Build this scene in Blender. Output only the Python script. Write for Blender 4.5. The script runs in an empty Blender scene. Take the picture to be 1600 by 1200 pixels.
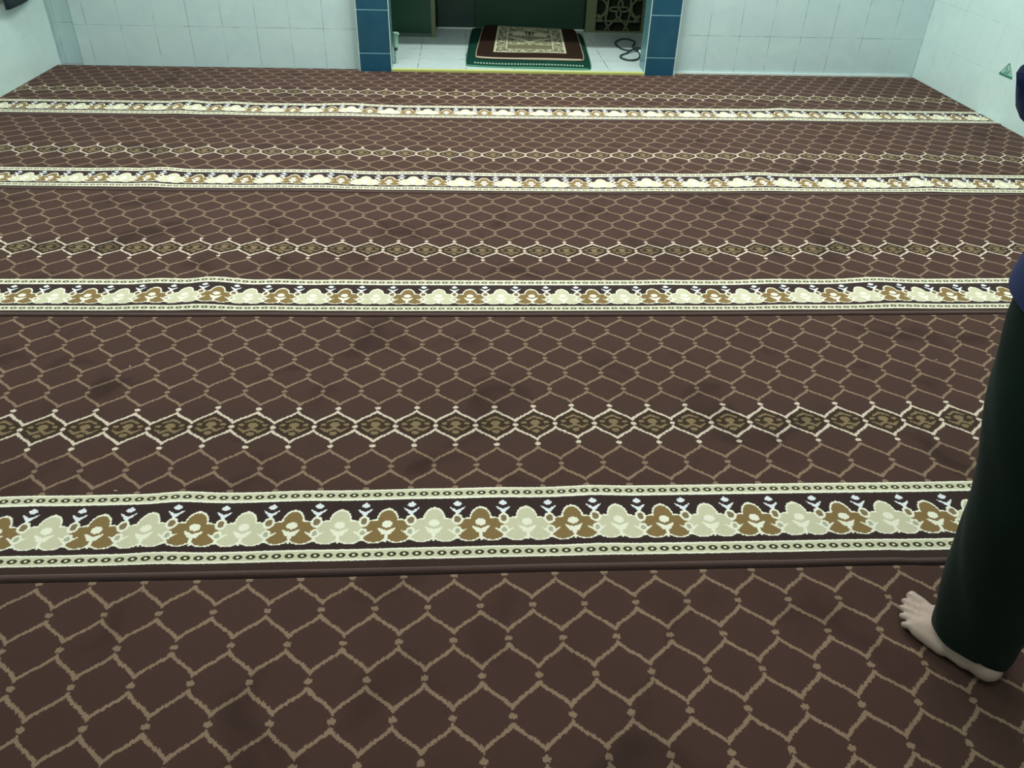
import bpy, bmesh, math, random
from mathutils import Vector, Matrix
random.seed(7)
# ------------------------------------------------------------------ camera, world, exposure
P = 0.105                                   # one repeat of the carpet weave, metres
col = bpy.context.scene.collection
scn = bpy.context.scene
cam_d = bpy.data.cameras.new('camera'); cam = bpy.data.objects.new('camera', cam_d); col.objects.link(cam)
cam_d.sensor_fit = 'HORIZONTAL'; cam_d.sensor_width = 36.0; cam_d.lens = 36.0*1238.50/1600.0
cam_d.clip_start = 0.02; cam_d.clip_end = 60
Rr = ((0.9983321, -0.0513382, 0.0264084), (-0.0074857, -0.5686771, -0.8225268), (0.0572449, 0.8209572, -0.5681129))
cam.matrix_world = Matrix(((Rr[0][0], -Rr[1][0], -Rr[2][0], 0), (Rr[0][1], -Rr[1][1], -Rr[2][1], 0),
                           (Rr[0][2], -Rr[1][2], -Rr[2][2], 12.191266*P), (0, 0, 0, 1)))
scn.camera = cam
w = bpy.data.worlds.new('world'); scn.world = w; w.use_nodes = True
w.node_tree.nodes['Background'].inputs[0].default_value = (0.8, 0.95, 0.95, 1)
w.node_tree.nodes['Background'].inputs[1].default_value = 0.15
scn.view_settings.view_transform = 'Standard'; scn.view_settings.look = 'None'
scn.view_settings.gamma = 1.0; scn.view_settings.use_curve_mapping = False
scn.view_settings.exposure = 0.76
LAMPS = [((0.35, 4.97), 0, 42), ((-1.3, 3.1), 0, 23), ((1.7, 3.1), 0, 23), ((0.2, 0.4), 0, 7)]   # ceiling tube lights: place, turn, watts
LAMP_Z = 2.78
LAMP_COL = (0.96, 1.0, 0.93)

# ------------------------------------------------------------------ helpers
def tag(o, label=None, cat=None, group=None, kind=None):
    if label: o['label'] = label
    if cat: o['category'] = cat
    if group: o['group'] = group
    if kind: o['kind'] = kind
    return o
def obj(name, bm, mats=None, parent=None, smooth=False):
    me = bpy.data.meshes.new(name)
    bmesh.ops.recalc_face_normals(bm, faces=bm.faces[:])
    bm.to_mesh(me); bm.free()
    for m in (mats if isinstance(mats, (list, tuple)) else [mats]):
        if m: me.materials.append(m)
    if smooth:
        for p in me.polygons: p.use_smooth = True
    o = bpy.data.objects.new(name, me); col.objects.link(o)
    if parent is not None: o.parent = parent
    return o
def empty(name, loc=(0, 0, 0), rz=0.0):
    o = bpy.data.objects.new(name, None); col.objects.link(o); o.location = loc; o.rotation_euler = (0, 0, rz); o.empty_display_size = .05
    return o
def local(o, root):                          # keep a world-coordinate mesh in place under its empty
    o.data.transform(Matrix.Translation(root.location).inverted() if root.rotation_euler.z == 0 else
                     (Matrix.Translation(root.location) @ Matrix.Rotation(root.rotation_euler.z, 4, 'Z')).inverted())
    return o
def box(bm, x0, x1, y0, y1, z0, z1, bevel=0.0):
    r = bmesh.ops.create_cube(bm, size=1.0)
    for v in r['verts']:
        v.co = Vector((x0+(v.co.x+.5)*(x1-x0), y0+(v.co.y+.5)*(y1-y0), z0+(v.co.z+.5)*(z1-z0)))
    if bevel > 0:
        es = set(e for v in r['verts'] for e in v.link_edges)
        bmesh.ops.bevel(bm, geom=list(es), offset=bevel, segments=2, affect='EDGES', profile=.5)
    return bm
def nbox(*a, **k): return box(bmesh.new(), *a, **k)
def catmull(pts, n=8, closed=False):
    out = []; N = len(pts); P_ = [Vector(p) for p in pts]
    rng = range(N if closed else N-1)
    for i in rng:
        p0 = P_[(i-1) % N] if closed or i > 0 else P_[0]; p1 = P_[i]; p2 = P_[(i+1) % N]
        p3 = P_[(i+2) % N] if closed or i+2 < N else P_[-1]
        for k in range(n):
            t = k/n
            out.append(.5*((2*p1)+(p2-p0)*t+(2*p0-5*p1+4*p2-p3)*t*t+(3*p1-p0-3*p2+p3)*t**3))
    if not closed: out.append(P_[-1])
    return out
def tube(bm, pts, rad, n=8, closed=False, flat=1.0, up=Vector((0, 0, 1))):
    pts = [Vector(p) for p in pts]; N = len(pts); rings = []
    for i, p in enumerate(pts):
        a = pts[(i-1) % N] if closed or i > 0 else p; b = pts[(i+1) % N] if closed or i < N-1 else p
        t = (b-a).normalized(); s = t.cross(up)
        if s.length < 1e-4: s = t.cross(Vector((0, 1, 0)))
        s.normalize(); u_ = s.cross(t).normalized()
        r = rad[i] if isinstance(rad, (list, tuple)) else rad
        rings.append([bm.verts.new(p+s*math.cos(2*math.pi*k/n)*r+u_*math.sin(2*math.pi*k/n)*r*flat) for k in range(n)])
    for i in range(N if closed else N-1):
        A, B = rings[i], rings[(i+1) % N]
        for k in range(n): bm.faces.new((A[k], A[(k+1) % n], B[(k+1) % n], B[k]))
    if not closed: bm.faces.new(rings[0][::-1]); bm.faces.new(rings[-1])
def loft(bm, rings, cap=False):
    R = [[bm.verts.new(p) for p in r] for r in rings]; n = len(R[0])
    for A, B in zip(R, R[1:]):
        for k in range(n): bm.faces.new((A[k], A[(k+1) % n], B[(k+1) % n], B[k]))
    if cap: bm.faces.new(R[0][::-1]); bm.faces.new(R[-1])

# ------------------------------------------------------------------ node maths
class NT:
    def __init__(s, name):
        s.m = bpy.data.materials.new(name); s.m.use_nodes = True; s.t = s.m.node_tree; s.n = s.t.nodes; s.l = s.t.links
        s.b = s.n['Principled BSDF']
    def op(s, o, *a, clamp=False):
        nd = s.n.new('ShaderNodeMath'); nd.operation = o; nd.use_clamp = clamp
        for i, x in enumerate(a):
            if isinstance(x, V): s.l.new(x.s, nd.inputs[i])
            else: nd.inputs[i].default_value = x
        return V(s, nd.outputs[0])
    def mix(s, f, a, b):                     # f: V, a/b: colour tuple or socket
        nd = s.n.new('ShaderNodeMix'); nd.data_type = 'RGBA'
        if isinstance(f, V): s.l.new(f.s, nd.inputs[0])
        else: nd.inputs[0].default_value = f
        for i, x in ((6, a), (7, b)):
            if isinstance(x, tuple): nd.inputs[i].default_value = (*x, 1)
            else: s.l.new(x, nd.inputs[i])
        return nd.outputs[2]
    def noise(s, scale, detail=2, vec=None, rough=.5, dist=0.0):
        nd = s.n.new('ShaderNodeTexNoise'); nd.inputs['Scale'].default_value = scale; nd.inputs['Detail'].default_value = detail
        nd.inputs['Roughness'].default_value = rough; nd.inputs['Distortion'].default_value = dist
        if vec is not None: s.l.new(vec, nd.inputs['Vector'])
        return V(s, nd.outputs[0])
    def white(s, a, b):
        c = s.n.new('ShaderNodeCombineXYZ'); s.l.new(a.s, c.inputs[0]); s.l.new(b.s, c.inputs[1])
        nd = s.n.new('ShaderNodeTexWhiteNoise'); nd.noise_dimensions = '2D'; s.l.new(c.outputs[0], nd.inputs['Vector'])
        return V(s, nd.outputs['Value'])
    def pos(s, kind='Object'):
        tc = s.n.new('ShaderNodeTexCoord'); return tc.outputs[kind]
    def xyz(s, sock):
        sp = s.n.new('ShaderNodeSeparateXYZ'); s.l.new(sock, sp.inputs[0]); return [V(s, o) for o in sp.outputs]
    def uv(s, name):
        nd = s.n.new('ShaderNodeUVMap'); nd.uv_map = name; return nd.outputs[0]
    def bump(s, h, strength, dist):
        nd = s.n.new('ShaderNodeBump'); nd.inputs['Strength'].default_value = strength; nd.inputs['Distance'].default_value = dist
        s.l.new(h.s, nd.inputs['Height']); s.l.new(nd.outputs[0], s.b.inputs['Normal'])
    def base(s, c):
        if isinstance(c, tuple): s.b.inputs['Base Color'].default_value = (*c, 1)
        else: s.l.new(c, s.b.inputs['Base Color'])
    def set(s, **k):
        for a, v in k.items(): s.b.inputs[a.replace('_', ' ')].default_value = v
class V:
    def __init__(s, t, sock): s.t = t; s.s = sock
    def __add__(s, o): return s.t.op('ADD', s, o)
    __radd__ = __add__
    def __sub__(s, o): return s.t.op('SUBTRACT', s, o)
    def __rsub__(s, o): return s.t.op('SUBTRACT', o, s)
    def __mul__(s, o): return s.t.op('MULTIPLY', s, o)
    __rmul__ = __mul__
    def __truediv__(s, o): return s.t.op('DIVIDE', s, o)
    def __lt__(s, o): return s.t.op('LESS_THAN', s, o)
    def __gt__(s, o): return s.t.op('GREATER_THAN', s, o)
    def abs(s): return s.t.op('ABSOLUTE', s)
    def floor(s): return s.t.op('FLOOR', s)
    def round(s): return s.t.op('ROUND', s)
    def min(s, o): return s.t.op('MINIMUM', s, o)
    def max(s, o): return s.t.op('MAXIMUM', s, o)
    def mod2(s): return s.t.op('FLOORED_MODULO', s, 2.0)
def ell(x, y, cx, cy, rx, ry):               # signed distance-ish of an ellipse
    a = (x-cx)/rx if cx else x/rx; b = (y-cy)/ry
    return (a.t.op('SQRT', a*a+b*b)-1.0)*min(rx, ry)
def seg(x, y, x0, y0, x1, y1, r0, r1):       # tapered capsule
    dx, dy = x1-x0, y1-y0; L2 = dx*dx+dy*dy
    t = x.t.op('ADD', ((x-x0)*(dx/L2))+((y-y0)*(dy/L2)), 0.0, clamp=True)
    ax = x-x0-t*dx; ay = y-y0-t*dy
    return x.t.op('SQRT', ax*ax+ay*ay)-(t*(r1-r0)+r0)
def plain(name, c, rough=.6, spec=.5, metal=0, coat=0):
    n = NT(name); n.base(c); n.set(Roughness=rough, Specular_IOR_Level=spec, Metallic=metal, Coat_Weight=coat); return n.m

# ------------------------------------------------------------------ carpet weave
Q = 0.766828
def carpet_material():
    n = NT('carpet_weave')
    u0, v0, _ = n.xyz(n.uv('weave')); b0, _b, _ = n.xyz(n.uv('border'))
    K = 0.024
    jit = (n.white((u0/K).floor(), (v0/0.09).floor())-.5)*0.030
    u = ((u0/K).floor()+.5)*K
    v = (((v0+jit)/K).floor()+.5)*K
    vb = (((v0+jit*.45)/K).floor()+.5)*K
    bb = ((b0/K).floor()+.5)*K
    # hexagon lattice
    kf = v/Q; k = kf.floor(); fv = kf-k; odd = k.mod2()
    d = (u-u.round()).abs()*2.0
    wv = d+odd*(1.0-d*2.0)
    t = wv*2.0-1.0
    line = (t*(t*t*.2+.8))*.30+.48
    dist = (fv-line).abs()*(Q*.76)
    net = dist < (t*t*.016+.030)
    r = (kf+.0).round(); rodd = r.mod2()
    su = u+rodd*.5
    dx = su-su.round(); dy = v-r*Q
    dots = ell(dx, dy, 0, 0.0, .072, .058) < 0.0
    net = net.max(dots)
    band = (k > 5.5)*(k < 7.5)
    wh = (((dist < 1.0)*(fv > .06)*(fv < .94)*band).max((r > 5.5)*(r < 8.5)*((fv < .12).max(fv > .88))))
    cellin = ((k > 5.5)*(k < 6.5)*(fv > line)).max((k > 6.5)*(k < 7.5)*(fv < line))
    # medallion in the ornate row
    mx = (u-u.round()).abs(); my = v-7*Q
    mot = seg(mx, my, .0, -.335, .20, -.215, .038, .030)
    mot = mot.min(ell(mx, my, 0, -.085, .125, .10)).min(seg(mx, my, 0, -.05, 0, .08, .06, .04))
    mot = mot.min(seg(mx, my, .02, .07, .17, .17, .035, .045)).min(seg(mx, my, .17, .17, .34, .04, .045, .018))
    mot = mot.min(ell(mx, my, .285, -.085, .07, .055)).min(ell(mx, my, 0, .265, .095, .07))
    # border
    bc = bb.round(); par = bc.mod2() > .5    # odd: pale flower
    x = (bb-bc).abs(); y = vb; xr = .5-x
    fl = ell(x, y, 0, 8.70, .205, .33).min(ell(x, y, .27, 8.87, .235, .185)).min(ell(x, y, .245, 9.13, .235, .175))
    out = fl < .036; fil = fl < 0.0
    cen = ell(x, y, 0, 8.79, .115, .105).min(seg(x, y, .185, 8.905, .05, 9.03, .012, .07)).min(seg(x, y, 0, 9.05, 0, 9.30, .05, .022))
    cen = cen < 0.0
    ring = ell(xr, y, 0, 8.69, .12, .165).min(ell(xr, y, 0, 9.03, .10, .135)).min(seg(xr, y, .08, 9.06, .20, 8.98, .035, .008)) < 0.0
    ring = ring.max(seg(xr, y, 0, 8.48, 0, 8.60, .03, .04) < 0.0).max(seg(xr, y, 0, 9.1, 0, 9.24, .03, .02) < 0.0)
    dot1 = ell(xr, y, 0, 8.69, .072, .10) < 0.0
    dot2 = ell(xr, y, 0, 9.03, .055, .072) < 0.0
    spr = seg(xr, y, 0, 8.47, .155, 8.325, .05, .012).min(ell(xr, y, 0, 8.215, .09, .062)).min(ell(xr, y, 0, 8.17, .04, .05)) < 0.0
    bp = .2577
    def stripe(c, h):
        s_ = (y-c).abs() < h; core = (y-c).abs() < h-.05
        q_ = u0/bp+(.3 if c > 9 else 0); bx = (q_-q_.round())*bp
        bead = (ell(bx, v0-c-.0, 0, 0.0, .098, .066) < 0.0); wd = ell(bx, v0-c-.0, 0, 0.0, .030, .027) < 0.0
        return s_, core, bead, wd
    s1 = stripe(7.87, .16); s2 = stripe(9.64, .158)
    inb = (y > 7.70)*(y < 9.80); plainz = y > 9.79
    FIELD = (.073, .0395, .0325); FIELD2 = (.052, .029, .025); LINE = (.275, .186, .130); WHITE = (.72, .60, .50)
    CELL = (.050, .030, .020); MOT = (.24, .17, .095); CREAM = (.93, .90, .76); BEIGE = (.67, .63, .46)
    BROWN = (.255, .165, .068); BDARK = (.045, .027, .026); SPR = (.85, .88, .95); BEAD = (.060, .055, .025)
    # fine pile, nap marks left by feet
    wp = n.pos('Object')
    nap = n.noise(3.3, 3, wp, .55, .6)
    napm = n.op('SMOOTH_MIN', (nap-.40)*6.0, 1.0, .2, clamp=True)
    pile = n.noise(420, 2, wp)
    c = n.mix(net, FIELD, n.mix(wh, LINE, WHITE))
    # ornate cell
    c_in = n.mix(mot < 0.0, CELL, MOT)
    c = n.mix(cellin*(1.0-net)*(dist > .058)*(mx < .43), c, c_in)
    f = n.mix(out, BDARK, CREAM); f = n.mix(fil, f, n.mix(par, BROWN, BEIGE)); f = n.mix(cen, f, CREAM)
    f = n.mix(ring, f, CREAM); f = n.mix(dot1, f, (.25, .18, .10)); f = n.mix(dot2, f, (.48, .46, .34)); f = n.mix(spr, f, SPR)
    for s_, core, bead, wd in (s1, s2):
        g = n.mix(core, CREAM, BEIGE); g = n.mix(bead, g, BEAD); g = n.mix(wd, g, CREAM); f = n.mix(s_, f, g)
    c = n.mix(inb, c, f); c = n.mix(plainz, c, FIELD2)
    spots = n.noise(4.6, 2, wp, .5, .8); sp2 = n.noise(1.3, 2, wp)
    patch = n.op('MULTIPLY', (spots-.56)*(sp2*1.4), 9.0, clamp=True)
    tone = (nap*.22+.91)*(pile*.22+.89)*(1.0-patch*(1.0-inb)*.34)
    hsv = n.n.new('ShaderNodeMix'); hsv.data_type = 'RGBA'; hsv.blend_type = 'MULTIPLY'; hsv.inputs[0].default_value = 1
    n.l.new(c, hsv.inputs[6]); cc = n.n.new('ShaderNodeCombineXYZ')
    for i in range(3): n.l.new(tone.s, cc.inputs[i])
    n.l.new(cc.outputs[0], hsv.inputs[7])
    n.base(hsv.outputs[2])
    n.set(Roughness=.95, Specular_IOR_Level=.08, Sheen_Weight=.04, Sheen_Roughness=.5)
    n.b.inputs['Sheen Tint'].default_value = (1, .95, .9, 1)
    n.bump(pile+net*.25+inb*.1, .35, .002)
    return n.m
M_CARPET = carpet_material()
def edge_material():
    n = NT('carpet_edge'); p = n.noise(300, 2, n.pos()); n.base(n.mix(p, (.075, .040, .038), (.12, .068, .062)))
    n.set(Roughness=.95, Specular_IOR_Level=.1, Sheen_Weight=.3); n.bump(p, .4, .002); return n.m
M_EDGE = edge_material()

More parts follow.
